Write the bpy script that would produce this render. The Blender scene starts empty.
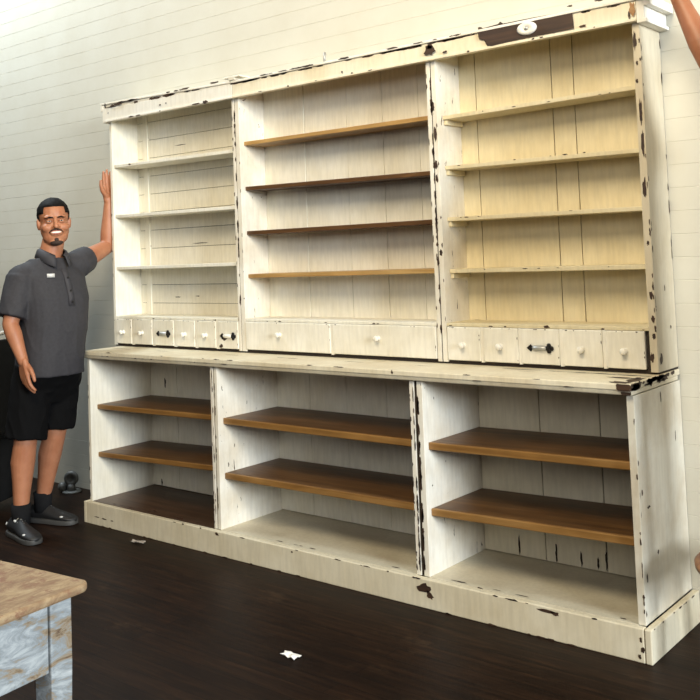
import bpy, bmesh, math, random
from mathutils import Vector, Matrix, noise
V = Vector
C = bpy.context.scene.collection
R = random.Random(7)

# ------------------------------------------------------------------ camera
CAM = V((4.5424, -3.609, 1.4314)); YAW, PIT, ROL = .6881, .0565, -.039
FPX, PX, PY = 951.14, 349.87, 197.58
fwd = V((-math.sin(YAW)*math.cos(PIT), math.cos(YAW)*math.cos(PIT), math.sin(PIT)))
rt = fwd.cross(V((0, 0, 1))).normalized(); up = rt.cross(fwd)
rt2 = rt*math.cos(ROL)+up*math.sin(ROL); up2 = -rt*math.sin(ROL)+up*math.cos(ROL)
cam = bpy.data.cameras.new('camera'); co = bpy.data.objects.new('camera', cam); C.objects.link(co)
m = Matrix((rt2, up2, -fwd)).transposed().to_4x4(); m.translation = CAM; co.matrix_world = m
cam.sensor_width = 36; cam.lens = FPX/700*36
cam.shift_x = (350-PX)/700; cam.shift_y = (PY-350)/700
bpy.context.scene.camera = co

def at(x, y, Y):                       # where the sight line through a photo point meets a plane of constant Y
    d = fwd+rt2*((x-PX)/FPX)-up2*((y-PY)/FPX)
    return CAM+d*((Y-CAM.y)/d.y)

# ------------------------------------------------------------------ materials
def new_mat(name, rough=.6):
    mt = bpy.data.materials.new(name); mt.use_nodes = True
    nt = mt.node_tree; b = nt.nodes['Principled BSDF']; b.inputs['Roughness'].default_value = rough
    return mt, nt, b
def node(nt, t, **k):
    n = nt.nodes.new(t)
    for a, v in k.items():
        if a in n.inputs: n.inputs[a].default_value = v
        else: setattr(n, a, v)
    return n
def ramp(nt, fac, stops):
    r = nt.nodes.new('ShaderNodeValToRGB'); e = r.color_ramp.elements
    while len(e) < len(stops): e.new(.5)
    for i, (p, c) in enumerate(stops):
        e[i].position = p; e[i].color = c if len(c) == 4 else (*c, 1)
    nt.links.new(fac, r.inputs['Fac']); return r.outputs['Color']
def coords(nt, scale=(1, 1, 1), obj=True):
    t = nt.nodes.new('ShaderNodeTexCoord'); mp = nt.nodes.new('ShaderNodeMapping')
    mp.inputs['Scale'].default_value = scale
    nt.links.new(t.outputs['Object'], mp.inputs['Vector']); return mp.outputs['Vector']
def ntex(nt, vec, scale, detail=4, rough=.55, dist=0):
    n = node(nt, 'ShaderNodeTexNoise', Scale=scale, Detail=detail, Roughness=rough, Distortion=dist)
    nt.links.new(vec, n.inputs['Vector']); return n.outputs['Fac']
def mix(nt, fac, a, b, mode='MIX'):
    n = nt.nodes.new('ShaderNodeMix'); n.data_type = 'RGBA'; n.blend_type = mode
    for s, v in ((0, fac), (6, a), (7, b)):
        if hasattr(v, 'is_output'): nt.links.new(v, n.inputs[s])
        else: n.inputs[s].default_value = v if s == 0 else (*v[:3], 1)
    return n.outputs[2]
def bump(nt, b, h, strength=.2, dist=.01):
    n = node(nt, 'ShaderNodeBump', Strength=strength, Distance=dist)
    nt.links.new(h, n.inputs['Height']); nt.links.new(n.outputs['Normal'], b.inputs['Normal'])
def plain(name, col, rough=.6, metal=0, var=.12, scale=20):
    mt, nt, b = new_mat(name, rough); b.inputs['Metallic'].default_value = metal
    f = ntex(nt, coords(nt), scale)
    lo = tuple(c*(1-var) for c in col); hi = tuple(min(1, c*(1+var)) for c in col)
    nt.links.new(ramp(nt, f, [(.3, lo), (.7, hi)]), b.inputs['Base Color']); return mt
def paint(name, col, stain, chipcol=(.05, .028, .016), lo=.27, rough=.5, chip_scale=26, stretch=(1, 1, 1), stain_amt=1, streak=.9):
    mt, nt, b = new_mat(name, rough)
    v = coords(nt); vs = coords(nt, stretch)
    s1 = ramp(nt, ntex(nt, v, 3.5, 6, .65), [(.38, (0, 0, 0)), (.72, (stain_amt,)*3)])
    c = mix(nt, s1, col, stain)
    s2 = ramp(nt, ntex(nt, coords(nt, (9, 9, 1.2)), 7, 5), [(.35, (streak,)*3), (.62, (1, 1, 1))])
    c = mix(nt, 1.0, c, s2, 'MULTIPLY')
    cn = ntex(nt, vs, chip_scale, 5, .6, .6)
    cm = ramp(nt, cn, [(lo, (1, 1, 1)), (lo+.012, (0, 0, 0))])
    nt.links.new(mix(nt, cm, c, chipcol), b.inputs['Base Color'])
    inv = nt.nodes.new('ShaderNodeInvert'); nt.links.new(cm, inv.inputs['Color'])
    bump(nt, b, mix(nt, .25, inv.outputs['Color'], ntex(nt, v, 60)), .25, .004)
    return mt
def wood(name, c1, c2, c3, rough=.5, along=0, scale=1.0):
    mt, nt, b = new_mat(name, rough)
    st = [14*scale]*3; st[along] = .8*scale
    v = coords(nt, st)
    f = ntex(nt, v, 2.2, 7, .6, .8)
    c = ramp(nt, f, [(.25, c1), (.5, c2), (.75, c3)])
    k = ramp(nt, ntex(nt, coords(nt), 5, 4), [(.3, (.72, .72, .72)), (.7, (1, 1, 1))])
    nt.links.new(mix(nt, 1.0, c, k, 'MULTIPLY'), b.inputs['Base Color'])
    bump(nt, b, f, .18, .003); return mt

M = {}
M['cream'] = paint('cream_paint', (.80, .745, .59), (.70, .61, .42), lo=.2)
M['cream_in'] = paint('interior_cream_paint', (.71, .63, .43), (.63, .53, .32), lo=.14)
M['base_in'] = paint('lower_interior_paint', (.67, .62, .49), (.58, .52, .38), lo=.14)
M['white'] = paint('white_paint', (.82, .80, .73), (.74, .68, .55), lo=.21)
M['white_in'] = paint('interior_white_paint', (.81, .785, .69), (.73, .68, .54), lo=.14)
M['worn'] = paint('worn_white_paint', (.82, .79, .70), (.66, .58, .44), lo=.31, stretch=(1, 1, .32), chip_scale=34)
M['counter'] = paint('counter_paint', (.76, .70, .54), (.60, .50, .33), lo=.23, stretch=(.35, 1, 1), rough=.4)
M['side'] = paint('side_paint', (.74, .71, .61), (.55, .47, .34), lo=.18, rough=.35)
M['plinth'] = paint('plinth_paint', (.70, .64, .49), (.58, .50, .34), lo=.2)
M['side_up'] = paint('shaded_side_paint', (.62, .555, .42), (.52, .44, .30), lo=.18)  # hutch right side: shade painted in as a darker, yellower tone
M['deck'] = paint('painted_bottom', (.62, .57, .44), (.5, .44, .32), lo=.2, rough=.4)
M['drawer'] = paint('drawer_paint', (.82, .79, .70), (.68, .63, .50), lo=.18, chip_scale=40)
M['bare'] = wood('bare_dark_wood', (.018, .009, .005), (.045, .022, .012), (.09, .045, .022), .6)
M['tan'] = wood('bare_tan_wood', (.25, .12, .04), (.38, .2, .08), (.45, .28, .13), .6)
M['gap'] = plain('dark_gap', (.022, .014, .009), .9)
M['pine'] = wood('oiled_pine', (.30, .16, .05), (.46, .27, .09), (.58, .38, .15), .45)
M['oak'] = wood('oiled_board', (.060, .026, .008), (.115, .052, .015), (.20, .10, .031), .45)
M['edge'] = wood('lit_board_edge', (.17, .075, .018), (.27, .135, .035), (.38, .21, .07), .45)  # lighter wood for base shelf fronts: light on the front strip put into colour
M['dark'] = wood('dark_board', (.035, .017, .009), (.07, .035, .018), (.12, .062, .032), .4)
M['knob'] = plain('porcelain', (.76, .73, .65), .3, 0, .04)
M['iron'] = plain('black_iron', (.018, .016, .015), .45, .6)
M['grey'] = plain('grey_metal', (.42, .42, .40), .4, .6)

# ------------------------------------------------------------------ mesh helpers
class MB:
    def __init__(s): s.bm = bmesh.new()
    def box(s, x0, x1, y0, y1, z0, z1, mi=0, dz=(0, 0)):      # dz: extra height of the left / right end
        vs = [s.bm.verts.new((x, y, z+(dz[1] if x == x1 else dz[0]))) for z in (z0, z1) for y in (y0, y1) for x in (x0, x1)]
        for f in ((0, 2, 3, 1), (4, 5, 7, 6), (0, 1, 5, 4), (2, 6, 7, 3), (0, 4, 6, 2), (1, 3, 7, 5)):
            s.bm.faces.new([vs[i] for i in f]).material_index = mi
        return s
    def prism(s, pts, h0, h1, axis=2, mi=0):                    # polygon in the two other axes, extruded along axis
        def p3(a, b, h): return {2: (a, b, h), 1: (a, h, b), 0: (h, a, b)}[axis]
        A = [s.bm.verts.new(p3(a, b, h0)) for a, b in pts]; B = [s.bm.verts.new(p3(a, b, h1)) for a, b in pts]
        n = len(pts); fs = [s.bm.faces.new(A), s.bm.faces.new(B[::-1])]
        for i in range(n): fs.append(s.bm.faces.new((A[i], B[i], B[(i+1) % n], A[(i+1) % n])))
        for f in fs: f.material_index = mi
        return s
    def loft(s, rings, mi=0, caps=True):
        L = [[s.bm.verts.new(p) for p in r] for r in rings]; n = len(rings[0]); fs = []
        for a, b in zip(L, L[1:]):
            for i in range(n): fs.append(s.bm.faces.new((a[i], a[(i+1) % n], b[(i+1) % n], b[i])))
        if caps: fs += [s.bm.faces.new(L[0][::-1]), s.bm.faces.new(L[-1])]
        for f in fs: f.material_index = mi; f.smooth = True
        return s
    def tube(s, pts, rad, n=10, mi=0):
        pts = [V(p) for p in pts]; rad = rad if isinstance(rad, (list, tuple)) else [rad]*len(pts); rings = []
        u = None
        for i, p in enumerate(pts):
            d = (pts[min(i+1, len(pts)-1)]-pts[max(i-1, 0)]).normalized()
            if u is None: u = d.orthogonal().normalized()
            u = (u-d*u.dot(d)).normalized(); w = d.cross(u)
            rings.append([p+(u*math.cos(a)+w*math.sin(a))*rad[i] for a in (k*2*math.pi/n for k in range(n))])
        return s.loft(rings, mi)
    def lathe(s, c, axis, prof, n=20, mi=0):
        axis = V(axis).normalized(); u = axis.orthogonal().normalized(); w = axis.cross(u); c = V(c)
        return s.loft([[c+axis*h+(u*math.cos(a)+w*math.sin(a))*r for a in (k*2*math.pi/n for k in range(n))] for h, r in prof], mi)
    def ell(s, c, ax, n=16, m=10, mi=0):
        c = V(c); ax = [V(a) for a in ax]; rings = []
        for j in range(1, m):
            t = math.pi*j/m
            rings.append([c+ax[2]*-math.cos(t)+(ax[0]*math.cos(a)+ax[1]*math.sin(a))*math.sin(t) for a in (k*2*math.pi/n for k in range(n))])
        return s.loft(rings, mi)
    def chip(s, plane, c0, a, b, w, h, seed, mi=1, sh=0, n=14, out=.0009, rect=False):
        r = random.Random(seed); vs = []; ph = r.random()*6
        for k in range(n):
            t = 2*math.pi*k/n; ct, st_ = math.cos(t), math.sin(t)
            if rect:
                q = max(abs(ct), abs(st_)); ct /= q; st_ /= q; j = 1-r.random()*.13
            else: j = .55+.5*r.random()
            da, db = ct*w/2*j, st_*h/2*j; da += sh*db
            if plane == 'y': p = (a+da, c0-out, b+db)
            elif plane == 'x': p = (c0+out, a+da, b+db)
            else: p = (a+da, b+db, c0+out)
            vs.append(s.bm.verts.new(p))
        f = s.bm.faces.new(vs); f.material_index = mi; f.normal_update()
        want = {'y': V((0, -1, 0)), 'x': V((1, 0, 0)), 'z': V((0, 0, 1))}[plane]
        if f.normal.dot(want) < 0: f.normal_flip()
        return s
    def edge_chips(s, plane, c0, along, a0, a1, b, n, ln, th, seed, mi=1):  # worn flakes along a straight edge
        r = random.Random(seed)
        for i in range(n):
            t = a0+(a1-a0)*r.random(); l = ln*(.35+r.random()); q = th*(.5+r.random())
            if along == 'z': s.chip(plane, c0, b, t, q, l, r.random(), mi)
            else: s.chip(plane, c0, t, b, l, q, r.random(), mi)
        return s
    def build(s, name, mats, parent=None, bev=0, smooth=False):
        me = bpy.data.meshes.new(name); bmesh.ops.recalc_face_normals(s.bm, faces=s.bm.faces)
        s.bm.to_mesh(me); s.bm.free()
        for mt in (mats if isinstance(mats, (list, tuple)) else [mats]): me.materials.append(M[mt] if isinstance(mt, str) else mt)
        o = bpy.data.objects.new(name, me); C.objects.link(o); o.parent = parent
        if bev:
            b = o.modifiers.new('bevel', 'BEVEL'); b.width = bev; b.segments = 2; b.limit_method = 'ANGLE'; b.angle_limit = math.radians(40)
        return o
def tag(o, label, cat, group=None):
    o['label'] = label; o['category'] = cat
    if group: o['group'] = group
    return o
def root(name, label, cat, loc=(0, 0, 0), group=None):
    o = bpy.data.objects.new(name, None); C.objects.link(o); o.location = loc; o.empty_display_size = .1
    return tag(o, label, cat, group)
def lab(o, t): o['label'] = t; return o

# ------------------------------------------------------------------ setting: floor and boarded wall
mt, nt, b = new_mat('dark_floorboards', .5)
v = coords(nt)
br = node(nt, 'ShaderNodeTexBrick', Scale=1.0); br.offset = .37; br.inputs['Brick Width'].default_value = 2.4; br.inputs['Row Height'].default_value = .083
br.inputs['Mortar Size'].default_value = .0022; br.inputs['Color1'].default_value = (.2, .2, .2, 1); br.inputs['Color2'].default_value = (.9, .9, .9, 1); br.inputs['Mortar'].default_value = (0, 0, 0, 1)
nt.links.new(v, br.inputs['Vector'])
g = ntex(nt, coords(nt, (1.3, 16, 1)), 3, 7, .62, .5)
c = ramp(nt, g, [(.25, (.0045, .0020, .0009)), (.5, (.013, .0057, .0026)), (.8, (.034, .0155, .007))])
bc = ramp(nt, br.outputs['Color'], [(0, (.35, .35, .35)), (.2, (.75, .75, .75)), (1, (1.2, 1.2, 1.2))])
c = mix(nt, 1.0, c, bc, 'MULTIPLY')
w1 = ramp(nt, ntex(nt, coords(nt, (1, 2.2, 1)), 2.3, 6, .7), [(.6, (0, 0, 0)), (.8, (.7, .7, .7))])
c = mix(nt, w1, c, (.075, .042, .022))
nt.links.new(c, b.inputs['Base Color'])
b.inputs['Specular IOR Level'].default_value = .12
bump(nt, b, mix(nt, .5, g, br.outputs['Fac']), .15, .004)
M['floor'] = mt
fl = MB().box(-6, 16.5, -8, .1, -.1, 0).build('floor', 'floor'); fl['kind'] = 'structure'

M['wall'] = paint('wall_paint', (.58, .565, .49), (.52, .49, .40), lo=.12, rough=.55, chip_scale=18, stain_amt=.6, streak=1)
prof = []; z = -.03; ph = .9184-10*.0885
prof.append((0, 0))
z = ph
while z < 4.6:
    prof += [(0, z-.0016), (.0013, z-.0005), (.0013, z+.0005), (0, z+.0016)]; z += .0885
prof.append((0, 4.6))
w = MB()
poly = [(y, zz) for y, zz in prof]+[(.12, 4.6), (.12, 0)]
w.prism(poly, -6, 16.5, axis=0)
wo = w.build('wall_back', 'wall'); wo['kind'] = 'structure'

# ------------------------------------------------------------------ base cabinet
base = root('base_cabinet', 'long low cream-painted open base cabinet with three bays and brown plank shelves', 'cabinet')
F = -.436
p = MB()
p.box(-.004, 3.1695, -.464, F, 0, .1155).box(3.1715, 3.196, -.464, -.003, 0, .1155).box(-.028, -.006, -.464, -.003, 0, .1155).box(-.02, 3.17, -.46, F, 0, .112, 1)
for (px, py, wp, hp, sh) in ((424, 588, .075, .05, .2), (430, 595, .04, .035, -.4), (547, 611, .09, .014, 0), (555, 614, .04, .02, 0), (180, 518, .06, .014, 0), (292, 552, .014, .01, 0), (217, 534, .03, .02, -.5), (97, 517, .05, .006, 0), (104, 519, .05, .009, 0), (112, 521, .03, .006, 0), (641, 640, .012, .02, 0), (643, 650, .02, .022, 0), (155, 511, .03, .008, 0), (480, 588, .03, .006, 0), (640, 657, .014, .02, 0)):
    q = at(px, py, -.464); p.chip('y', -.464, q.x, q.z, wp, hp, px, 1, sh)
p.edge_chips('y', -.464, 'x', 0, 3.1, .113, 16, .035, .006, 3)
p.edge_chips('y', -.464, 'x', 0, 3.1, .003, 20, .04, .006, 4)
p.edge_chips('x', 3.196, 'x', -.44, -.05, .112, 8, .03, .006, 5)
p.build('plinth', ['plinth', 'bare'], base, .004)
s = MB().box(0, .02, F, -.003, .1155, .8945).box(0, .022, F-.004, F, .1155, .8945)
s.edge_chips('y', F-.004, 'z', .15, .88, .004, 8, .03, .005, 6)
lab(s.build('side_panel', ['white_in', 'bare'], base, .002), 'left end panel, bright white inside')
s = MB().box(3.14, 3.168, F, -.003, .1155, .8945)
s.edge_chips('y', F, 'z', .15, .88, 3.165, 9, .03, .007, 8)
s.edge_chips('x', 3.168, 'z', .15, .88, -.428, 4, .03, .006, 9)
for (a, bb, ww, hh) in ((-.36, .5, .03, .012), (-.30, .33, .02, .02), (-.41, .56, .012, .03), (-.405, .27, .012, .04), (-.08, .7, .008, .05), (-.2, .86, .012, .05)):
    s.chip('x', 3.168, a, bb, ww, hh, a, 1)
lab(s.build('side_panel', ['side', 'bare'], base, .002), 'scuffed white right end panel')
for i, (a0, a1, b0, b1) in enumerate(((1.003, 1.021, 1.03, 1.052), (2.208, 2.230, 2.245, 2.272))):
    s = MB().box(a0, a1, F, -.003, .1155, .8945).box(b0, b1, F, -.003, .1155, .8945).box(a1-.002, b0+.002, F+.008, -.003, .1155, .8945, 2)
    k = (14, 30)[i]
    s.edge_chips('y', F, 'z', .14, .85, a1-.003, k, .05, .006+.003*i, 11+i).edge_chips('y', F, 'z', .14, .85, b0+.004, k, .05, .006+.004*i, 21+i)
    s.edge_chips('y', F, 'z', .14, .85, a0+.003, k//2, .03, .006, 31+i)
    s.build('divider', ['worn', 'bare', 'gap'], base, .0015)
bays = ((.02, 1.003), (1.052, 2.208), (2.272, 3.14))
def boards(mb, x0, x1, z0, z1, y0, y1, wmin, wmax, seed, gap=.004, dz=0):
    r = random.Random(seed); x = x0
    while x < x1-.01:
        ww = wmin+(wmax-wmin)*r.random(); e = min(x1, x+ww)
        if x1-e < .05: e = x1
        mb.box(x+gap/2, e-gap/2, y0-r.random()*dz, y1, z0, z1); x = e
    mb.box(x0, x1, y1, y1+.004, z0, z1, 1)
for i, (x0, x1) in enumerate(bays):
    s = MB(); boards(s, x0, x1, .12, .8945, -.018, -.009, .19, .3, (44, 47, 52)[i], (.003, .002, .005)[i], .002)
    if i == 2:
        for px, y0, y1 in ((519, 534, 556), (556, 541, 565), (581, 548, 569), (598, 556, 570), (606, 547, 574)):
            q0, q1 = at(px, y0, -.02), at(px, y1, -.02); s.chip('y', -.02, q0.x, (q0.z+q1.z)/2, .012, q0.z-q1.z, px)
    if i == 0:
        for px, y0, y1 in ((149, 366, 392), (165, 376, 389), (162, 478, 486)):
            q0, q1 = at(px, y0, -.02), at(px, y1, -.02); s.chip('y', -.02, q0.x, (q0.z+q1.z)/2, .016, q0.z-q1.z, px)
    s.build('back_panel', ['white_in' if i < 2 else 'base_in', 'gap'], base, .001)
    bt = MB().box(x0-.002, x1+.002, F-.0, -.004, .09, .116)
    bt.edge_chips('z', .116, 'x', x0, x1, F+.02, 5, .05, .008, 60+i)
    o = bt.build('bottom_board', ['dark' if i == 0 else 'deck', 'bare'], base, .001)
    if i == 0: lab(o, 'dark brown bottom board')
for i, (zl, zr, th) in enumerate(((.636, .651, .026), (.374, .404, .026))):
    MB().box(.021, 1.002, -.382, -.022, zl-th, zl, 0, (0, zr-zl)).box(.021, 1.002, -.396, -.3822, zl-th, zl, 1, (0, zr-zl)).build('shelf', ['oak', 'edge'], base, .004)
for zl, zr in ((.645, .647), (.381, .388)):
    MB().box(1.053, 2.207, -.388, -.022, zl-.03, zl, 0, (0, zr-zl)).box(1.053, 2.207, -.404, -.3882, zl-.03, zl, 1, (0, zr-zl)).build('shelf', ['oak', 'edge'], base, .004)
for zl, zr in ((.645, .66), (.381, .400)):
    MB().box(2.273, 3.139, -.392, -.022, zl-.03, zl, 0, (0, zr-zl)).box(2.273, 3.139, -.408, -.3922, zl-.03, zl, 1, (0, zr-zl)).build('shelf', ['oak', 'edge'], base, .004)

# ------------------------------------------------------------------ countertop
ct = MB().box(-.026, 3.170, -.462, -.003, .914, .937).prism([(-.452, .897), (-.459, .9145), (-.02, .9145), (-.02, .897)], -.018, 3.1685, axis=0)
ct.edge_chips('y', -.462, 'x', 0, 3.1, .916, 10, .04, .004, 71).edge_chips('y', -.462, 'x', 0, 3.1, .936, 10, .05, .004, 72)

ct.edge_chips('z', .937, 'x', .1, 3.1, -.3, 10, .12, .006, 74).edge_chips('z', .937, 'x', 2.6, 3.15, -.25, 12, .16, .012, 75)
ct.edge_chips('x', 3.170, 'x', -.45, -.03, .93, 26, .05, .016, 76).edge_chips('x', 3.170, 'x', -.45, -.15, .92, 14, .06, .018, 77)
ct.chip('y', -.462, 3.145, .925, .06, .026, 5, rect=True).chip('y', -.456, 3.15, .906, .04, .016, 6, rect=True).chip('z', .937, 3.12, -.43, .10, .06, 8).chip('z', .937, 3.14, -.35, .06, .16, 9).chip('z', .937, 3.08, -.32, .16, .03, 10).chip('x', 3.17, -.44, .925, .05, .026, 12, rect=True)
q = at(392, 370, -.462); ct.chip('y', -.462, q.x, .928, .012, .02, 2)
cto = ct.build('countertop', ['counter', 'bare'], None, .004)
tag(cto, 'long cream-painted countertop board with chipped brown edges on the low cabinet', 'countertop')

# ------------------------------------------------------------------ upper hutch
hutch = root('hutch', 'tall cream-painted open shelf hutch with small drawers standing on the countertop', 'shelving', (0, 0, .95))
def U(mb, name, mats, bev=.002, parent=None):      # geometry is written in world heights, the hutch stands at .95
    for vv in mb.bm.verts: vv.co.z -= .95
    return mb.build(name, mats, parent or hutch, bev)
U0 = -.2; TOP = 2.243; TB = 2.303
foot = MB().box(-.07, 3.165, -.19, -.006, .9375, .953)
U(foot, 'base_rail', 'gap', 0)
s = MB().box(-.072, -.05, U0, -.003, .945, TB); s.edge_chips('y', U0, 'z', 1, 2.2, -.068, 6, .03, .005, 101)
U(s, 'side_panel', ['white_in', 'bare'])
s = MB().box(3.138, 3.167, U0, -.003, .945, TB)
for px, y0, y1, ww in ((634, 29, 52, .018), (637, 60, 66, .01), (640, 98, 128, .017), (642, 128, 158, .016), (644, 175, 202, .018), (648, 240, 246, .012), (651, 290, 300, .016), (653, 315, 324, .016), (654, 333, 340, .016), (652, 352, 364, .02), (637, 78, 84, .012)):
    q0, q1 = at(px, y0, U0), at(px, y1, U0); s.chip('y', U0, min(q0.x, 3.158), (q0.z+q1.z)/2, ww, q0.z-q1.z, px, 1, n=18)
s.edge_chips('y', U0, 'z', 1, 2.2, 3.164, 14, .03, .006, 103).edge_chips('x', 3.167, 'z', 1, 2.2, -.193, 14, .03, .006, 104).edge_chips('x', 3.167, 'z', 1, 2.2, -.008, 9, .05, .008, 105)
s.chip('x', 3.167, -.1, 1.25, .01, .03, 3).chip('x', 3.167, -.06, 1.1, .014, .02, 4).chip('x', 3.167, -.17, .99, .03, .05, 5)
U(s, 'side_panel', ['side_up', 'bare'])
for i, (a0, a1, b0, b1) in enumerate(((.968, .985, .991, 1.02), (2.196, 2.216, 2.222, 2.246))):
    s = MB().box(a0, a1, U0, -.003, .945, TB).box(b0, b1, U0, -.003, .945, TB).box(a1-.002, b0+.002, U0+.006, -.003, .945, TB, 2)
    s.edge_chips('y', U0, 'z', 1, 2.22, (a1+b0)/2, (22, 34)[i], .05, .011, 111+i).edge_chips('y', U0, 'z', 1, 2.22, a0+.003, 8, .03, .006, 121+i).edge_chips('y', U0, 'z', 1.1, 2.22, b1-.003, 6, .02, .006, 131+i)
    if i: 
        for px, y0, y1 in ((433, 103, 112), (435, 126, 143), (436, 160, 170), (437, 175, 182), (441, 250, 256)):
            q0, q1 = at(px, y0, U0), at(px, y1, U0); s.chip('y', U0, q0.x, (q0.z+q1.z)/2, .018, q0.z-q1.z+.01, px)
    U(s, 'divider', ['worn', 'bare', 'gap'], .0015)
ub = ((-.05, .968), (1.02, 2.196), (2.246, 3.138))
# backs
s = MB(); zz = .96; r = random.Random(5)
while zz < TB:
    e = min(TB, zz+.107); s.box(-.05, .968, -.014-.002*r.random(), -.006, zz+.0012, e-.0012); zz = e
s.box(-.05, .968, -.006, -.003, .96, TB, 1).box(.01, .05, -.022, -.006, .96, TB).box(.93, .968, -.022, -.006, .96, TB)
for (px, py, ww) in ((180, 145, .12), (200, 243, .18), (178, 297, .05), (198, 296, .04), (150, 246, .04)):
    q = at(px, py, -.016); s.chip('y', -.016, q.x, q.z, ww, .006, px)
U(s, 'back_panel', ['white_in', 'gap'], .001)
s = MB(); boards(s, 1.02, 2.196, .96, TB, -.016, -.007, .11, .3, 23, .003, .003)
s.box(2.12, 2.135, -.03, -.016, 1.1, TB).chip('y', -.03, 2.128, 1.8, .006, .8, 8)
U(s, 'back_panel', ['white_in', 'gap'], .001)
s = MB()
for a, e in ((2.246, 2.33), (2.334, 2.70), (2.704, 2.80), (2.803, 3.138)):
    s.box(a, e, -.014-.003*r.random(), -.007, .96, TB)
s.box(2.246, 3.138, -.007, -.003, .96, TB, 1)
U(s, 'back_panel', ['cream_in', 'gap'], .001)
# top board behind the frieze
U(MB().box(-.05, 3.138, U0+.002, -.003, TB, TB+.014), 'top_board', 'cream_in')
# shelves
for zl, zr in ((1.990, 1.983), (1.697, 1.690), (1.394, 1.397)):
    s = MB().box(-.049, .967, -.19, -.016, zl-.017, zl, 0, (0, zr-zl))
    if zl > 1.9: s.chip('y', -.19, .1, zl-.008, .03, .014, 4)
    U(s, 'shelf', ['white_in', 'bare'])
for k, (zl, zr) in enumerate(((2.018, 2.014), (1.785, 1.770), (1.556, 1.557), (1.335, 1.342))):
    s = MB().box(1.021, 2.195, -.17, -.018, zl-.02, zl, 0, (0, zr-zl))
    lab(U(s, 'shelf', ['pine' if k in (0, 3) else 'oak']), 'bare honey-coloured pine shelf' if k in (0, 3) else 'bare brown wooden shelf')
for zl, zr in ((2.005, 2.017), (1.786, 1.777), (1.562, 1.558), (1.338, 1.339)):
    s = MB().box(2.247, 3.137, -.158, -.016, zl-.017, zl, 0, (0, zr-zl)).box(2.247, 2.262, -.15, -.02, zl-.04, zl-.017)
    s.edge_chips('y', -.158, 'x', 2.26, 3.13, zl-.004, 5, .02, .004, zl)
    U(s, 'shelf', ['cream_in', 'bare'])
for i, (x0, x1) in enumerate(ub):
    s = MB().box(x0, x1, U0, -.016, 1.096, 1.110)
    if i == 2: s.chip('y', U0, 2.72, 1.104, .03, .014, 3).chip('z', 1.11, 2.3, -.03, .05, .02, 4)
    s.edge_chips('y', U0, 'x', x0, x1, 1.1, 6, .02, .005, 150+i)
    U(s, 'drawer_deck', ['white_in' if i < 2 else 'cream_in', 'bare'])
# drawers
dL = ((-.049, .093), (.108, .276), (.294, .460), (.481, .633), (.650, .798), (.820, .966))
dM = ((1.024, 1.590), (1.606, 2.192))
dR = ((2.250, 2.413), (2.429, 2.592), (2.606, 2.774), (2.790, 2.954), (2.969, 3.122))
def knob(d, x, z, mat='knob', r=.0125):
    s = MB().lathe((x, U0-.005, z), (0, -1, 0), ((0, r*.95), (.003, r*.95), (.006, r*.5), (.012, r*.5), (.016, r), (.022, r*1.05), (.026, r*.8), (.028, r*.3)), 16)
    U(s, 'knob', mat, 0, d)
def cup(d, x, z, body, lug=.5):
    w2 = .034
    s = MB()
    pr = [[V((x+w2*math.cos(t), U0-.005-.02*k*math.sin(t), z+.012-.026*(1-math.cos(a*1.2)) )) for t in (math.pi*j/12 for j in range(13))] for a, k in ((0, 1.0),)]
    rings = []
    for j in range(9):
        xx = x-w2+2*w2*j/8; e = math.sqrt(max(0, 1-((j-4)/4.2)**2)); hgt = .011*(.55+.45*e)
        rings.append([V((xx, U0-.005-.018*e*max(0, math.sin(a)), z+hgt*math.cos(a))) for a in (k*math.pi/8 for k in range(9))])
    s.loft(rings)
    o = U(s, 'cup_pull', body, 0, d)
    for sx in (-1, 1):
        s = MB()
        if sx < 0: s.prism([(x-w2-.022, z), (x-w2-.004, z+.014), (x-w2+.004, z+.004), (x-w2+.004, z-.004), (x-w2-.004, z-.014)], U0-.012, U0-.0075, axis=1)
        else:
            for dx, dz in ((0, .011), (0, -.011), (.011, 0), (-.008, 0)): s.lathe((x+w2+.008+dx, U0-.0075, z+dz), (0, -1, 0), ((0, .0095), (.004, .0095), (.006, .006)), 10)
        U(s, 'pull_backplate', 'iron', 0, d)
def drawer(x0, x1, z0, z1, mat, kind, kx=None, kz=None):
    s = MB().box(x0, x1, U0-.005, U0+.012, z0, z1).box(x0+.008, x1-.008, U0+.012, -.03, z0+.004, z1-.02)
    s.edge_chips('y', U0-.005, 'x', x0+.01, x1-.01, z1-.003, 3, .012, .004, x0).edge_chips('y', U0-.005, 'z', z0+.01, z1-.01, x1-.003, 2, .014, .004, x1)
    if kind == 'chipped':
        s.chip('y', U0-.005, x0+.02, z0+.012, .03, .024, 5).chip('y', U0-.005, x0+.045, z0+.055, .05, .03, 6)
    d = U(s, 'drawer', [mat, 'bare'], .004)
    kx = (x0+x1)/2 if kx is None else kx; kz = (z0+z1)/2-.005 if kz is None else kz
    if kind == 'knob': knob(d, kx, kz)
    else: cup(d, kx, kz, 'grey' if kind == 'cup' else 'knob')
    return d
for i, (a, e) in enumerate(dL): drawer(a, e, .954, 1.0948, 'drawer', ('knob', 'knob', 'cup', 'knob', 'knob', 'chipped')[i])
for i, (a, e) in enumerate(dM): drawer(a, e, .955, 1.0948, 'drawer', 'knob', (1.262, 1.878)[i], 1.035)
for i, (a, e) in enumerate(dR): drawer(a, e, .954, 1.0948, 'drawer', ('knob', 'knob', 'cup', 'knob', 'knob')[i])
for L in (dL, dM, dR):
    for (a, e), (a2, e2) in zip(L, L[1:]):
        s = MB(); s.box(e+.0006, a2-.0006, U0-.001, -.03, .950, 1.0955); U(s, 'drawer_rail', 'white', .001)
U(MB().box(3.124, 3.138, U0+.01, -.03, .953, 1.096), 'drawer_rail', 'gap', .001)
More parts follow.
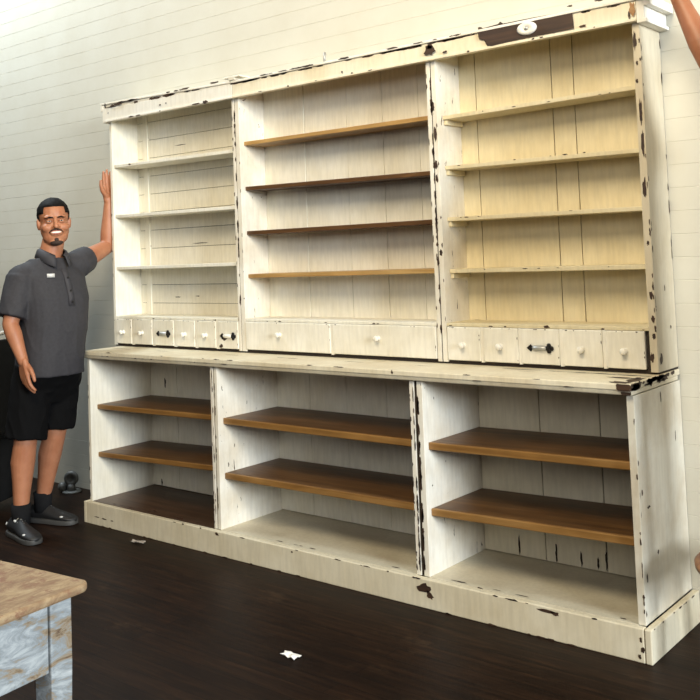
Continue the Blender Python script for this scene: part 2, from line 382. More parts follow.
# frieze and cornice
fy = -.222
s = MB().box(-.072, .998, fy, U0, TOP, 2.322, 0).box(-.072, .998, fy+.004, U0, 2.30, 2.336, 0, (.014, -.012)).box(-.072, .998, fy-.006, fy, TOP, TOP+.012)
for (px, py, ww, hh) in ((196, 104, .07, .012), (205, 102, .05, .02), (131, 119, .06, .010), (138, 118, .05, .009), (160, 105, .02, .012), (166, 103, .012, .01), (160, 112, .014, .01), (108, 113, .008, .02), (105, 106, .012, .04), (118, 104, .10, .016), (112, 106, .05, .02)):
    q = at(px, py, fy-.007); s.chip('y', fy-.0062, q.x, min(max(q.z, TOP+.004), 2.34), ww, hh, px)
s.edge_chips('y', fy-.0001, 'x', -.07, .98, 2.327, 10, .08, .013, 201)
lab(U(s, 'frieze', ['white', 'bare']), 'whiter left frieze board with flaking top edge')
s = MB().box(1.002, 3.1665, fy, U0, TOP, 2.320, 0).box(1.002, 3.1665, fy-.006, fy, TOP, TOP+.012)
s.edge_chips('y', fy-.0001, 'x', 1.0, 2.4, 2.317, 26, .09, .011, 203).edge_chips('y', fy-.0001, 'x', 2.3, 3.1, 2.317, 12, .04, .008, 204).edge_chips('y', fy-.0062, 'x', 1.0, 3.1, TOP+.006, 7, .03, .006, 205)
q = [at(*a, fy-.0075) for a in ((477, 31), (480, 29), (498, 24), (500, 21.5), (503, 23.5), (530, 18), (572, 10.5), (574, 28.5), (550, 33), (520, 39), (492, 46), (487, 46), (484, 40), (479, 39))]
f = s.bm.faces.new([s.bm.verts.new((a.x, fy-.0072, max(a.z, TOP+.004))) for a in q]); f.material_index = 1
if f.normal.y > 0: f.normal_flip()
for (px, py, ww, hh) in ((430, 50, .075, .05), (430, 46, .04, .03), (445, 52, .03, .012), (583, 26, .035, .012), (480, 29, .03, .02), (342, 72, .014, .01), (288, 86, .014, .012), (352, 73, .02, .008), (600, 0, .05, .012), (570, 6, .03, .01), (244, 100, .03, .01)):
    q = at(px, py, fy-.007); s.chip('y', fy-.0066, q.x, q.z, ww, hh, px)
q = at(632, 9, fy-.007); s.chip('y', fy-.0064, q.x, q.z, .03, .066, 9, 2)
q = at(629, 15, fy-.007); s.chip('y', fy-.0068, q.x, q.z, .012, .03, 10, 1)
lab(U(s, 'frieze', ['cream', 'bare', 'tan']), 'cream frieze board with a long bare brown patch')
s = MB().box(3.1675, 3.197, fy, -.003, TOP-.008, 2.322).box(3.197, 3.206, fy-.004, -.003, TOP-.008, TOP+.006)
s.edge_chips('x', 3.197, 'x', -.2, -.02, 2.318, 6, .03, .01, 206)
U(s, 'frieze_return', ['white', 'bare'])
s = MB().box(-.104, -.073, fy, -.003, TOP-.002, 2.325).box(-.122, -.104, fy, -.003, 2.31, 2.345)
U(s, 'frieze_return', ['white', 'bare'])
s = MB()
r = random.Random(12)
s.box(-.12, .998, fy-.004, -.003, 2.3365, 2.347, 0, (.012, -.014)).box(1.0, 3.225, fy-.008, -.003, 2.3205, 2.332)
s.box(3.199, 3.225, fy-.006, -.003, 2.296, 2.3205)
s.edge_chips('y', fy-.008, 'x', 1.0, 2.5, 2.328, 14, .07, .008, 207).edge_chips('y', fy-.004, 'x', -.1, .98, 2.342, 9, .08, .010, 208)
U(s, 'cornice', ['white', 'bare'])
s = MB().box(.985, 1.03, fy-.012, -.1, 2.334, 2.348).box(.95, 1.07, fy-.012, -.16, 2.346, 2.354)
U(s, 'joint_block', 'side')
q = at(324, 50, -.21); U(MB().tube([(q.x, -.21, 2.328), (q.x+.004, -.21, 2.38)], .006, 8), 'peg', 'grey', 0)
q = at(527, 28.5, fy-.008)
s = MB(); n = 28
def ov(a, bb, y): return [V((q.x+a*math.cos(t), y, q.z+bb*math.sin(t))) for t in (k*2*math.pi/n for k in range(n))]
s.loft([ov(.044, .027, fy-.0075), ov(.044, .027, fy-.012), ov(.036, .021, fy-.018), ov(.02, .014, fy-.019), ov(.013, .009, fy-.015)])
md = U(s, 'oval_medallion', 'knob', 0); lab(md, 'white oval medallion on the bare brown patch')
U(MB().lathe((q.x, fy-.0148, q.z), (0, -1, 0), ((0, .01), (.004, .008), (.006, .003)), 12), 'rosette', 'grey', 0, md)

# ------------------------------------------------------------------ table, stool, chair, small things
mt, nt, b = new_mat('worn_table_wood', .7)
f1 = ntex(nt, coords(nt, (5, 2, 5)), 6, 8, .7, .6); f2 = ntex(nt, coords(nt), 34, 6, .7)
c = ramp(nt, f1, [(.3, (.14, .075, .04)), (.48, (.25, .165, .09)), (.62, (.35, .26, .15)), (.8, (.45, .37, .25))])
c = mix(nt, ramp(nt, f2, [(.36, (1, 1, 1)), (.46, (0, 0, 0))]), c, (.20, .10, .055))
nt.links.new(c, b.inputs['Base Color']); bump(nt, b, f2, .3, .004); M['ttop'] = mt
mt, nt, b = new_mat('distressed_blue_white_paint', .6)
n1 = ntex(nt, coords(nt, (2, 1, 3)), 9, 7, .7, .8)
c = ramp(nt, n1, [(.33, (.10, .06, .035)), (.42, (.26, .20, .13)), (.48, (.22, .245, .26)), (.60, (.37, .40, .415)), (.75, (.52, .54, .54))])
nt.links.new(c, b.inputs['Base Color']); bump(nt, b, n1, .3, .004); M['distress'] = mt
table = root('table', 'worn wooden table corner with flaking blue-white painted legs and bare brown top', 'table', (2.338, -3.069, 0))
TR = Matrix.Rotation(math.radians(2.5), 4, 'Z'); table.rotation_euler.z = math.radians(6)
def rrect(x0, x1, y0, y1, r, n=6):
    o = []
    for cx, cy, a0 in ((x1-r, y1-r, 0), (x0+r, y1-r, 90), (x0+r, y0+r, 180), (x1-r, y0+r, 270)):
        for k in range(n+1):
            a = math.radians(a0+90*k/n); o.append((cx+r*math.cos(a), cy+r*math.sin(a)))
    return o
hx, hy = .49, .66
MB().prism(rrect(-hx, hx, -hy, hy, .03), .724, .743).build('tabletop', 'ttop', table, .006)
for sx in (-1, 1):
    for sy in (-1, 1):
        cx, cy = sx*(hx-.060), sy*(hy-.060); rings = []
        for z, h in ((0, .019), (.35, .024), (.58, .028), (.724, .028)):
            rings.append([V((cx+a*h, cy+e*h, z)) for a, e in ((-1, -1), (1, -1), (1, 1), (-1, 1))])
        l = MB().loft(rings); [setattr(f, 'smooth', False) for f in l.bm.faces]
        l.build('leg', 'distress', table, .003)
for sx in (-1, 1):
    MB().box(sx*(hx-.046)-.011, sx*(hx-.046)+.011, -hy+.092, hy-.092, .575, .723).build('apron', 'distress', table, .002)
for sy in (-1, 1):
    MB().box(-hx+.092, hx-.092, sy*(hy-.046)-.011, sy*(hy-.046)+.011, .575, .723).build('apron', 'distress', table, .002)

M['stool'] = wood('stool_wood', (.16, .06, .02), (.3, .13, .05), (.42, .2, .08), .4)
q = at(695, 566, -.50); SZ = q.z; DZ = SZ-.255; print('SZ', SZ)
st = root('step_stool', 'low round brown wooden stool at the right end of the cabinet', 'stool', (q.x+.196, -.345, 0))
MB().lathe((0, 0, SZ-.03), (0, 0, 1), ((0, .225), (.006, .238), (.022, .24), (.03, .232)), 40).build('seat', 'stool', st, 0)
for k in range(4):
    a = math.pi/4+k*math.pi/2; c_, s_ = math.cos(a), math.sin(a)
    MB().tube([(.18*c_, .18*s_, 0), (.165*c_, .165*s_, SZ*.5), (.14*c_, .14*s_, SZ-.028)], [.014, .018, .015], 12).build('leg', 'stool', st)
STX = q.x+.185

M['black'] = plain('black_vinyl', (.012, .012, .013), .5)
M['tubew'] = plain('white_tube', (.7, .68, .63), .35)
ch = root('chair', 'black padded chair with a curved white tube back behind the standing man', 'chair', (-.80, -.70, 0))
def flat(pts, y0, y1): return MB().prism(pts, y0, y1, axis=1)
ch.rotation_euler.z = math.radians(28)
MB().prism(rrect(-.21, .21, -.21, .21, .05), .42, .47).build('seat', 'black', ch, .012)
pr = [(.20, .44), (.235, .45), (.255, 1.0), (.225, 1.0)]
flat(pr, -.215, .215).build('backrest', 'black', ch, .01)
arc = [(.215, -.225, .42), (.232, -.235, .7), (.243, -.232, .88), (.25, -.2, .985), (.252, -.12, 1.03), (.253, 0, 1.045), (.252, .12, 1.03), (.25, .2, .985), (.243, .232, .88), (.232, .235, .7), (.215, .225, .42)]
MB().tube(arc, .012, 10).build('back_frame', 'tubew', ch)
for sx in (-1, 1):
    for sy in (-1, 1):
        MB().tube([(sx*.19, sy*.19, .42), (sx*.22, sy*.21, 0)], [.016, .014], 10).build('leg', 'black', ch)
MB().box(-.2, .2, -.2, .2, .06, .42).build('seat_skirt', 'black', ch, .01)

fx = at(71, 488, -.10)
M['alu'] = plain('dull_grey_metal', (.15, .15, .14), .5, .3)
pf = root('pipe_fitting', 'small grey metal fitting with a round hole on the floor by the wall', 'fitting', (fx.x, -.10, 0))
MB().lathe((.01, 0, 0), (0, 0, 1), ((0, .058), (.008, .058), (.012, .05)), 24).build('base_plate', 'alu', pf)
ax = V((.635, -.772, 0)); s = MB()
s.lathe(V((.005, 0, .085))-ax*.016, ax, ((0, .02), (0, .04), (.012, .045), (.02, .045), (.032, .04), (.032, .02), (.02, .019)), 24)
s.build('ring', 'alu', pf)
MB().lathe(V((.005, 0, .085))-ax*.012, ax, ((0, .0215), (.004, .0215)), 20).build('bore', 'black', pf)
MB().tube([(.005, 0, .01), (.005, 0, .05)], [.03, .022], 14).build('neck', 'alu', pf)
MB().ell((-.045, -.03, .032), ((.03, 0, 0), (0, .03, 0), (0, 0, .031))).build('elbow', 'alu', pf)

def scrap(name, px, py, L, W, label, rot, mat):
    d = at(px, py, -1); t = CAM.z/(CAM.z-d.z); p_ = CAM+(d-CAM)*t
    s = MB(); r = random.Random(px); n = 5; g_ = []
    for i in range(n):
        for j in range(n):
            u, w_ = (i/(n-1)-.5)*L, (j/(n-1)-.5)*W
            g_.append(s.bm.verts.new((u*(1+.3*r.random()), w_*(1+.4*r.random()), .004+.012*r.random())))
    for i in range(n-1):
        for j in range(n-1): s.bm.faces.new((g_[i*n+j], g_[(i+1)*n+j], g_[(i+1)*n+j+1], g_[i*n+j+1]))
    o = s.build(name, mat); o.location = (p_.x, p_.y, -.002); o.rotation_euler.z = rot
    so = o.modifiers.new('t', 'SOLIDIFY'); so.thickness = .0015
    return tag(o, label, 'paper scrap')
M['paper'] = plain('paper', (.8, .78, .74), .7)
M['dpaper'] = plain('dusty_paper', (.32, .28, .24), .8, 0, .4, 90)
scrap('paper_scrap', 291, 657, .055, .03, 'small crumpled white paper scrap in the middle of the dark floor', .1, 'paper')
scrap('paper_scrap', 138, 543, .07, .02, 'dusty grey paper scrap on floor in front of the plinth', .2, 'dpaper')

# ------------------------------------------------------------------ people
def skinmat(name, c1, c2):
    mt, nt, b = new_mat(name, .5); b.inputs['Subsurface Weight'].default_value = .12; b.inputs['Subsurface Radius'].default_value = (.01, .004, .002); 
    nt.links.new(ramp(nt, ntex(nt, coords(nt), 14, 5), [(.3, c1), (.7, c2)]), b.inputs['Base Color']); return mt
M['skin'] = skinmat('tan_skin', (.35, .135, .066), (.44, .19, .10))
M['skin_dark'] = skinmat('deep_tan_skin', (.26, .095, .04), (.33, .13, .06))
M['lip'] = plain('lip', (.36, .12, .09), .4)
M['teeth'] = plain('teeth', (.85, .82, .75), .25, 0, .03)
M['eyew'] = plain('eye_white', (.45, .42, .38), .3, 0, .03)
M['iris'] = plain('iris', (.02, .012, .008), .2)
M['hair'] = plain('black_hair', (.006, .005, .0045), .7, 0, .5, 120)
M['beard'] = plain('short_beard', (.035, .018, .012), .8, 0, .5, 200)
M['shirt'] = plain('charcoal_shirt', (.029, .028, .033), .8, 0, .15, 60)
M['shirt2'] = plain('shirt_placket', (.035, .034, .04), .75)
M['shorts'] = plain('black_shorts', (.0032, .0032, .0036), .9)
M['sock'] = plain('black_sock', (.010, .010, .011), .9)
M['shoe'] = plain('black_shoe', (.013, .013, .014), .55)
M['sole'] = plain('dark_sole', (.05, .049, .047), .6)
for k_ in ('hair', 'shorts', 'sock', 'black'): M[k_].node_tree.nodes['Principled BSDF'].inputs['Specular IOR Level'].default_value = .12
M['mark'] = plain('light_patch', (.62, .62, .60), .4)
M['jeans'] = plain('blue_denim', (.05, .07, .12), .85)

def remesh(mb, name, mats, voxel, parent=None, smooth=4, wob=0, wsc=9, seed=0):
    o = mb.build(name, mats)
    r = o.modifiers.new('r', 'REMESH'); r.mode = 'VOXEL'; r.voxel_size = voxel
    sm = o.modifiers.new('s', 'SMOOTH'); sm.factor = .5; sm.iterations = smooth
    dg = bpy.context.evaluated_depsgraph_get(); me = bpy.data.meshes.new_from_object(o.evaluated_get(dg))
    o.modifiers.clear(); old = o.data; o.data = me; bpy.data.meshes.remove(old); me.name = name
    if wob:
        nrm = [v_.normal.copy() for v_ in me.vertices]
        for v_, n_ in zip(me.vertices, nrm):
            q_ = v_.co*wsc; q_ = V((q_.x*1.2+q_.z*.35, q_.y*1.2-q_.z*.3, q_.z*.75+q_.x*.7+q_.y*.5+seed))
            f = 1-abs(noise.noise(q_))*2.0
            v_.co += n_*wob*(f*f*f*.9+.4*noise.noise(q_*2.3))
    for p_ in me.polygons: p_.use_smooth = True
    o.parent = parent; return o
def limb(mb, pts, mi=0):                                # joints with radii -> overlapping tapered segments
    for (a, ra), (c_, rc) in zip(pts, pts[1:]):
        a, c_ = V(a), V(c_); mb.tube([a, c_], [ra, rc], 20, mi)
    for a, ra in pts: mb.ell(a, ((ra, 0, 0), (0, ra, 0), (0, 0, ra)), 18, 12, mi)
def trunk(mb, rings, fv, sv, n=28, infl=0):
    out = []
    for c_, a, w_ in rings:
        c_ = V(c_); rr = []
        for k in range(n):
            t = 2*math.pi*k/n; ct, st_ = math.cos(t), math.sin(t); e = .82
            rr.append(c_+fv*(a+infl)*math.copysign(abs(ct)**e, ct)+sv*(w_+infl)*math.copysign(abs(st_)**e, st_))
        out.append(rr)
    mb.loft(out)
def hand(mb, w0, d, nrm, th, curl, sc=1.0, tc=.35, spread=.02):
    d = d.normalized(); nrm = (nrm-d*nrm.dot(d)).normalized(); th = (th-d*th.dot(d)-nrm*th.dot(nrm)).normalized()
    w0 = V(w0); L = (.072, .080, .074, .058); off = (.033, .011, -.011, -.031); kb = (.092, .095, .090, .082)
    for i in range(4):
        k = w0+d*kb[i]*sc+th*off[i]*sc
        limb(mb, [(w0+th*off[i]*.55*sc, .017*sc), (k-d*.02*sc, .0145*sc), (k, .0115*sc)])
        p_ = k; a = 0; dd = (d+th*(1.5-i)*spread*2).normalized(); seg = [(p_, .0105*sc)]
        for j, fr in enumerate((.44, .31, .25)):
            a += curl[i]*(.55, 1, .8)[j]; p_ = p_+(dd*math.cos(a)+nrm*math.sin(a))*L[i]*fr*sc; seg.append((p_, (.0098, .0088, .0075)[j]*sc))
        limb(mb, seg)
    t0 = w0+d*.022*sc+th*.022*sc+nrm*.006*sc; t1 = t0+(d*.62+th*.62+nrm*tc).normalized()*.045*sc
    t2 = t1+(d*.85+th*.30+nrm*tc).normalized()*.033*sc; t3 = t2+(d*.95+th*.05+nrm*tc).normalized()*.026*sc
    limb(mb, [(t0, .016*sc), (t1, .0125*sc), (t2, .011*sc), (t3, .0085*sc)])
def face_frame(fv, tilt=0, roll=0):
    fv = fv.normalized(); sv = V((0, 0, 1)).cross(fv).normalized(); uv = fv.cross(sv)
    q_ = Matrix.Rotation(roll, 3, fv); return fv, q_ @ sv, q_ @ uv
def shoe(person, heel, dirv, L=.305, mats=('shoe', 'sole')):
    d = V(dirv).normalized(); sd = V((0, 0, 1)).cross(d); heel = V(heel)
    prof = ((0, .02, .075), (.012, .034, .092), (.05, .039, .105), (.09, .040, .108), (.13, .042, .092), (.17, .047, .074), (.21, .049, .062), (.245, .045, .053), (.27, .034, .044), (.284, .014, .034))
    rings = []; rs = []
    for x, w_, h in prof:
        x *= L/.285; rr = []
        for k in range(20):
            t = 2*math.pi*k/20; ct, st_ = math.cos(t), math.sin(t)
            ww = w_*(1 if st_ < 0 else (1-.45*st_*min(1, h/.1)))
            rr.append(heel+d*x+sd*ww*ct+V((0, 0, .018+(h-.018)*(.5+.5*st_))))
        rings.append(rr)
        rs.append([heel+d*x+sd*e*(w_+.004)+V((0, 0, z_)) for e, z_ in ((-1, .002), (1, .002), (1, .026), (-1, .026))])
    rs = [[p_ - d*(.004 if i == 0 else 0) for p_ in r_] for i, r_ in enumerate(rs)]
    o = MB().loft(rings).build('shoe', mats[0], person)
    s = MB().loft(rs).build('sole', mats[1], o, .003)
    s = MB()
    for x in (.105, .122, .139, .156): 
        zt = .108-.6*(x-.09)*.72
        s.tube([heel+d*x+sd*.022+V((0, 0, zt-.012)), heel+d*x+V((0, 0, zt+.003)), heel+d*x-sd*.022+V((0, 0, zt-.012))], .0035, 6)
    s.build('laces', 'grey', o)
    return o, heel, d, sd

def build_person(name, label, J, skin='skin', cloth=('shirt', 'shirt2', 'shorts'), voxel=.0042):
    F_, S_ = J['f'], V((0, 0, 1)).cross(J['f'])
    B = MB()
    trunk(B, J['trunk'], F_, S_, infl=-.014)
    limb(B, [(J['neck'], .062), (J['head']+V((0, 0, -.085))-J['hf']*.012, .058)])
    for sd in ('r', 'l'):
        sh, el, wr = (V(J[sd+k]) for k in ('sh', 'el', 'wr'))
        mid = sh.lerp(el, .45); fm = el.lerp(wr, .28)
        limb(B, [(sh, .062), (mid, .053), (el, .041), (fm, .043), (el.lerp(wr, .7), .033), (wr, .027)])
        hp, kn, an = (V(J[sd+k]) for k in ('hip', 'kn', 'an'))
        bk = -F_*.012
        limb(B, [(hp, .092), (hp.lerp(kn, .5), .082), (kn, .060), (kn.lerp(an, .3)+bk, .063), (kn.lerp(an, .62)+bk*.5, .049), (an, .037)])
        limb(B, [(an, .037), (an+V((0, 0, -.06)), .033), (an+V((0, 0, -.085))+J[sd+'fd']*.08, .014)])
    hand(B, J['rwr'], *J['rhand']); hand(B, J['lwr'], *J['lhand'])
    f, s_, u = face_frame(J['hf'], 0, J.get('hroll', 0)); H = V(J['head']); k = 1.04
    def hp_(a, e, h): return H+(f*a+s_*e+u*h)*k
    def E_(a, e, h, ra, rb, rc, mi=0, mb=None): (mb or B).ell(hp_(a, e, h), (f*ra*k, s_*rb*k, u*rc*k), 20, 14, mi)
    E_(-.006, 0, .035, .098, .077, .085); E_(.022, 0, -.04, .072, .073, .08); E_(.03, 0, -.078, .058, .064, .045)
    E_(.060, 0, -.108, .026, .036, .02); E_(-.02, 0, -.06, .05, .062, .06)
    for e in (-1, 1):
        E_(.060, e*.040, -.034, .031, .030, .026); E_(.079, e*.03, .022, .014, .028, .009); E_(-.004, e*.077, -.008, .018, .010, .032); E_(.004, e*.08, .0, .008, .008, .02)
        limb(B, [(hp_(.098, e*.009, -.034), .0085*k), (hp_(.09, e*.016, -.036), .007*k)])
    limb(B, [(hp_(.090, 0, .012), .009*k), (hp_(.104, 0, -.018), .0105*k), (hp_(.112, 0, -.031), .0115*k)])
    E_(.089, 0, -.062, .010, .031, .017)
    body = remesh(B, name, [skin, 'lip', 'teeth', 'eyew', 'iris'], voxel, smooth=3)
    X = MB(); X.bm.from_mesh(body.data)
    for e in (-1, 1):
        E_(.0835, e*.031, -.001, .0085, .0115, .0034, 3, X); E_(.0895, e*.031, -.001, .0035, .0042, .0038, 4, X)
        limb(X, [(hp_(.086, e*.017, .003), .0032), (hp_(.0915, e*.031, .0058), .0036), (hp_(.083, e*.046, .002), .0032)], 0); limb(X, [(hp_(.086, e*.017, -.005), .003), (hp_(.0905, e*.031, -.0075), .0034), (hp_(.083, e*.046, -.004), .003)], 0)
    E_(.0915, 0, -.060, .009, .0265, .0068, 2, X)
    limb(X, [(hp_(.083, -.029, -.056), .0035), (hp_(.0975, -.012, -.0530), .0032), (hp_(.0992, 0, -.0522), .0032), (hp_(.0975, .012, -.0530), .0032), (hp_(.083, .029, -.056), .0035)], 1)
    limb(X, [(hp_(.083, -.029, -.057), .0035), (hp_(.0955, -.014, -.0672), .0036), (hp_(.0975, 0, -.0692), .004), (hp_(.0955, .014, -.0672), .0036), (hp_(.083, .029, -.057), .0035)], 1)
    for fc in X.bm.faces: fc.smooth = True
    X.bm.to_mesh(body.data); X.bm.free()
    tag(body, label, 'person')
    # hair: a close cap trimmed at the hairline
    Hm = MB(); Hm.ell(hp_(-.010, 0, .042), (f*.103*k, s_*.083*k, u*.088*k), 40, 30)
    kill = []
    for v_ in Hm.bm.verts:
        q_ = (v_.co-H)/k; a, e, h = q_.dot(f), q_.dot(s_), q_.dot(u)
        line = .073 if a > .055 else (.06 if a > .03 else (-.012 if a > .004 else (.012 if a > -.03 else -.045)))
        if a > .03 and abs(e) > .055: line = .035
        v_.co += (v_.co-H).normalized()*.003*noise.noise(v_.co*90)
        if h < line: kill.append(v_)
    bmesh.ops.delete(Hm.bm, geom=kill, context='VERTS')
    ho = Hm.build('hair', 'hair', body); so = ho.modifiers.new('t', 'SOLIDIFY'); so.thickness = .006
    for e in (-1, 1):
        Bm = MB(); limb(Bm, [(hp_(.092, e*.013, .0175), .0034), (hp_(.094, e*.030, .0205), .0036), (hp_(.081, e*.049, .017), .0026)]); Bm.build('eyebrow', 'hair', body)
    if J.get('beard'):
        Bm = MB(); E_(.0755, 0, -.098, .014, .013, .016, 0, Bm); E_(.064, 0, -.112, .026, .034, .016, 0, Bm)
        Bm.build('goatee', 'beard', body)
        for e in (-1, 1):
            Bm = MB(); limb(Bm, [(hp_(.101, e*.004, -.044), .0042), (hp_(.094, e*.024, -.049), .004), (hp_(.083, e*.034, -.060), .003)])
            Bm.build('moustache', 'beard', body)
    # shirt
    T = MB(); tr = J['trunk']; trunk(T, tr[J.get('hem', 0):-1]+[(V(tr[-2][0]).lerp(V(tr[-1][0]), .62), tr[-2][1]*.8, tr[-2][2]*.8)], F_, S_, infl=.004)
    for sd in ('r', 'l'):
        sh, el = V(J[sd+'sh']), V(J[sd+'el']); cuff = sh.lerp(el, J.get(sd+'cuff', .8))
        nk = V(J['neck']); base_ = sh.lerp(nk-V((0, 0, .06)), .35); b2 = sh.lerp(nk-V((0, 0, .045)), .68)
        limb(T, [(b2, .050), (base_, .068), (sh, .073)]); T.tube([sh, sh.lerp(cuff, .5), cuff], [.08, .078, J.get('cuffr', .075)], 24)
    so_ = remesh(T, 'shirt', cloth[0], .0062, body, 8, .004, 6.5, J.get('seed', 0))
    nb = V(J['neck']); cl = MB(); n = 26; r1 = []; r2 = []; r3 = []
    for q_ in range(n+1):
        a = math.radians(22)+math.radians(316)*q_/n; dv = F_*math.cos(a)+S_*math.sin(a); fr = (.5+.5*math.cos(a))**3
        lo = V((0, 0, -.045*fr))+F_*(.016+.018*fr)
        r1.append(nb+dv*.064+V((0, 0, .045))+lo); r2.append(nb+dv*.078+V((0, 0, .038))+lo); r3.append(nb+dv*(.092+.012*fr)+V((0, 0, -.004-.02*fr))+lo)
    for ra, rb in ((r1, r2), (r2, r3)):
        A = [cl.bm.verts.new(p_) for p_ in ra]; Bq = [cl.bm.verts.new(p_) for p_ in rb]
        for k_ in range(n): cl.bm.faces.new((A[k_], A[k_+1], Bq[k_+1], Bq[k_])).smooth = True
    bmesh.ops.remove_doubles(cl.bm, verts=cl.bm.verts, dist=1e-5)
    co_ = cl.build('collar', cloth[1], so_); q_ = co_.modifiers.new('t', 'SOLIDIFY'); q_.thickness = .004
    return body, so_, F_, S_

fd = V((.98, -.12, 0)).normalized(); fd2 = V((.9, .30, 0)).normalized()
J1 = dict(f=V((1, -.06, 0)).normalized(), hf=V((.88, -.47, .03)), hroll=.05, beard=True, seed=2,
    trunk=[((-.075, -.64, .80), .135, .175), ((-.055, -.645, .83), .158, .172), ((-.048, -.642, .93), .158, .170), ((-.045, -.634, 1.02), .158, .174), ((-.035, -.625, 1.12), .152, .178), ((-.035, -.625, 1.25), .140, .186), ((-.045, -.63, 1.36), .118, .180), ((-.05, -.632, 1.43), .085, .135), ((-.045, -.632, 1.475), .06, .075)],
    hem=1, neck=V((-.04, -.632, 1.47)), head=V((-.012, -.625, 1.655)),
    rsh=(-.062, -.795, 1.358), rel=(-.050, -.875, 1.12), rwr=(.035, -.855, .925), rcuff=.86,
    rhand=(V((.2, .0, -.97)), V((.12, 1, .1)), V((1, -.1, .2)), (.30, .33, .37, .42), 1.0, .1),
    lsh=(-.03, -.47, 1.42), lel=(-.125, -.195, 1.515), lwr=(-.112, -.185, 1.79), lcuff=.30,
    lhand=(V((.02, -.02, 1)), V((1, 0, 0)), V((.1, -1, .0)), (.06, .04, .05, .08), 1.0, .1),
    rhip=(-.085, -.725, .86), rkn=(-.075, -.785, .49), ran=(-.105, -.80, .12), lhip=(-.085, -.545, .86), lkn=(-.125, -.575, .49), lan=(-.235, -.585, .12), rfd=fd, lfd=fd2)
person, shirt, F_, S_ = build_person('person', 'smiling man in charcoal polo shirt and black shorts resting a raised hand on the hutch', J1)
# placket, buttons, chest badge
def on_chest(z_, off, out=.008):
    t = [r_ for r_ in J1['trunk']]; 
    for a, c_ in zip(t, t[1:]):
        if a[0][2] <= z_ <= c_[0][2]:
            k = (z_-a[0][2])/(c_[0][2]-a[0][2]); ce = V(a[0]).lerp(V(c_[0]), k); da = a[1]+(c_[1]-a[1])*k; wa = a[2]+(c_[2]-a[2])*k
            ang = off; ct, st_ = math.cos(ang), math.sin(ang)
            return ce+F_*(da+out)*abs(ct)**.82+S_*(wa+out)*math.copysign(abs(st_)**.82, st_)
s = MB(); L_ = [on_chest(z_, .08) for z_ in (1.40, 1.35, 1.30, 1.25, 1.20)]
s.loft([[p_+S_*w_+F_*o_ for w_, o_ in ((-.017, -.006), (.017, -.006), (.017, .004), (-.017, .004))] for p_ in L_]); s.build('placket', 'shirt2', shirt)
for z_ in (1.35, 1.28, 1.22): 
    p_ = on_chest(z_, .08, .012); MB().lathe(p_, F_, ((0, .006), (.003, .006)), 10).build('button', 'iron', shirt)
pb = on_chest(1.365, -.30, .013); nb_ = (F_*math.cos(.30)-S_*math.sin(.30)).normalized(); tb = V((0, 0, 1)).cross(nb_)
s = MB(); s.loft([[pb+nb_*h_+tb*a*.02+V((0, 0, c_*.010)) for a, c_ in ((-1, -1), (1, -1), (1, 1), (-1, 1))] for h_ in (0, .004)]); lab(s.build('badge', 'mark', person), 'small light name badge on the chest')
# shorts
s = MB(); f0, s0 = J1['f'], S_
trunk(s, [((-.085, -.64, .68), .08, .14), ((-.08, -.64, .76), .122, .174), ((-.056, -.645, .84), .158, .170), ((-.055, -.645, .90), .150, .160)], f0, s0)
for hip, kn, hemz in (('rhip', 'rkn', .505), ('lhip', 'lkn', .535)):
    a, c_ = V(J1[hip]), V(J1[kn]); e = a.lerp(c_, (a.z-hemz)/(a.z-c_.z)); s.tube([a+V((0, 0, .02)), a.lerp(e, .5), e], [.096, .106, .106], 26)
remesh(s, 'shorts', 'shorts', .0065, person, 4, .006, 9, 5)
for sd, hl, dv in (('r', (-.178, -.815, 0), fd), ('l', (-.315, -.612, 0), fd2)):
    an = V(J1[sd+'an']); s = MB(); s.tube([an+V((0, 0, .045)), an+V((0, 0, -.01)), an+V((0, 0, -.06))], [.052, .048, .048], 18); s.build('sock', 'sock', person)
    sh_, he, d_, q_ = shoe(person, hl, dv)
    for c0, e_ in ((he+d_*.10-q_*.024+V((0, 0, .090)), (d_*.012, q_*.006, V((0, 0, .007)))), (he+d_*.235-q_*.036+V((0, 0, .046)), (d_*.011, q_*.010, V((0, 0, .005)))), (he+d_*.010-q_*.026+V((0, 0, .06)), (d_*.008, q_*.008, V((0, 0, .010))))):
        lab(MB().ell(c0, e_).build('reflective_patch', 'mark', sh_), 'light grey reflective patch')

# the second man, almost wholly out of the frame to the right, stands on the stool with one arm up
fd3 = V((-.96, .25, 0)).normalized(); ox = STX+.13
J2 = dict(f=V((-.95, .3, 0)).normalized(), hf=V((-.9, .3, .2)), seed=9,
    trunk=[((ox+.02, -.44, 1.05), .12, .165), ((ox+.02, -.44, 1.14), .125, .165), ((ox+.02, -.44, 1.27), .122, .160), ((ox+.01, -.44, 1.39), .122, .165), ((ox+.01, -.44, 1.52), .122, .178), ((ox+.01, -.44, 1.63), .108, .170), ((ox+.01, -.44, 1.70), .08, .13), ((ox+.01, -.44, 1.745), .055, .07)],
    hem=1, neck=V((ox+.01, -.44, 1.74)), head=V((ox-.02, -.435, 1.92)),
    rsh=(ox-.03, -.29, 1.69), rel=(3.452, -.30, 2.035), rwr=(3.343, -.29, 2.305), rcuff=.35,
    rhand=(V((-.75, .05, .45)), V((-.5, .1, -.8)), V((.2, -.9, .0)), (.3, .32, .34, .36)),
    lsh=(ox-.0, -.62, 1.67), lel=(ox+.03, -.68, 1.40), lwr=(ox-.02, -.67, 1.16), lcuff=.8,
    lhand=(V((-.1, .05, -1)), V((.1, 1, 0)), V((-1, 0, 0)), (.3, .34, .38, .42)),
    rhip=(ox+.03, -.36, 1.12), rkn=(ox-.0, -.34, .74), ran=(ox+.03, -.34, .37), lhip=(ox+.03, -.52, 1.12), lkn=(ox-.0, -.52, .74), lan=(ox+.03, -.52, .37), rfd=fd3, lfd=fd3)
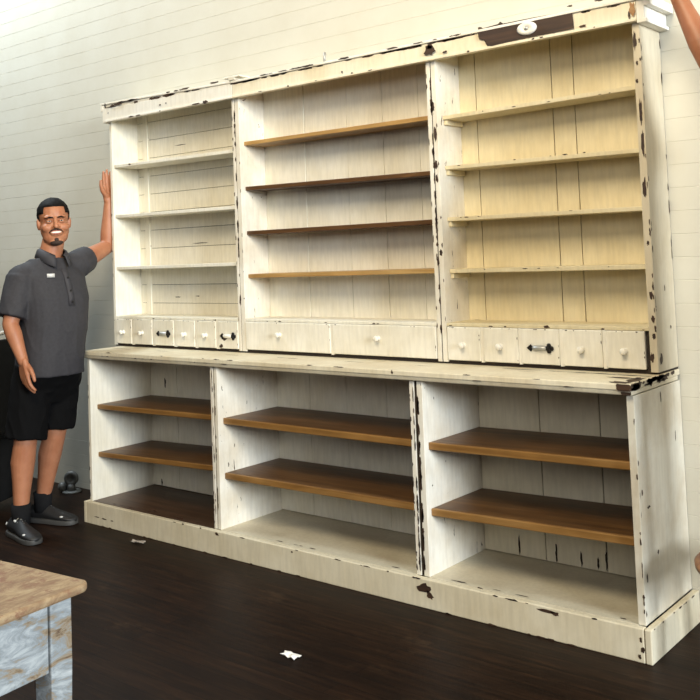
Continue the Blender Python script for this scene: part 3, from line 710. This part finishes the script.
for k_, v_ in list(J2.items()):
    if k_ in ('rel', 'rwr'): continue
    if k_ == 'trunk': J2[k_] = [((a[0], a[1], a[2]+DZ), b_, c_) for a, b_, c_ in v_]
    elif k_ in ('neck', 'head') or k_[1:] in ('sh', 'el', 'wr', 'hip', 'kn', 'an'): J2[k_] = V((v_[0], v_[1], v_[2]+DZ))
p2, sh2, F2, S2 = build_person('person', 'bare tanned arm of a man at the right edge, reaching up to the hutch top', J2, 'skin_dark', ('jeans', 'jeans', 'shorts'), .005)
s = MB(); trunk(s, [((ox+.02, -.44, 1.02+DZ), .125, .17), ((ox+.02, -.44, 1.18+DZ), .125, .168)], F2, S2)
for a, c_, e in (('rhip', 'rkn', 'ran'), ('lhip', 'lkn', 'lan')):
    s.tube([V(J2[a]), V(J2[a]).lerp(V(J2[c_]), .5), V(J2[c_]), V(J2[e])+V((0, 0, -.03))], [.098, .09, .075, .062], 22)
remesh(s, 'trousers', 'shorts', .0065, p2, 4, .005, 9, 1)
for y_ in (-.34, -.52): shoe(p2, (ox+.085, y_-.02, SZ), fd3)

# ------------------------------------------------------------------ light
w = bpy.data.worlds.new('world'); bpy.context.scene.world = w; w.use_nodes = True
bg = w.node_tree.nodes['Background']; bg.inputs['Color'].default_value = (.93, .96, 1, 1); bg.inputs['Strength'].default_value = .06
def area(name, loc, target, sx, sy, power, col):
    l = bpy.data.lights.new(name, 'AREA'); l.shape = 'RECTANGLE'; l.size = sx; l.size_y = sy; l.energy = power; l.color = col
    o = bpy.data.objects.new(name, l); C.objects.link(o); o.location = loc
    o.rotation_euler = (V(target)-V(loc)).to_track_quat('-Z', 'Y').to_euler(); return o
area('ceiling_lamp_light', (3.3, -3.6, 4.6), (1.8, -.1, 4.2), 2.0, 2.0, 240, (1, .85, .60))
area('window_light', (14.5, -4.0, 3.4), (0, -.3, 3.6), 3.4, 2.6, 1850, (.88, .95, 1))
area('front_fill_light', (5.2, -6.6, 3.2), (1.6, 0, 4.4), 3.6, 1.8, 110, (1, .96, .88))  # added frontal fill from behind the camera, no visible source
area('clerestory_light', (-1.9, -.95, 5.0), (-1.0, 0, 2.9), 1.2, .8, 165, (.80, .92, 1))
sc = bpy.context.scene
sc.view_settings.view_transform = 'Standard'; sc.view_settings.look = 'None'; sc.view_settings.gamma = 1; sc.view_settings.exposure = .12
sc.view_settings.use_curve_mapping = False
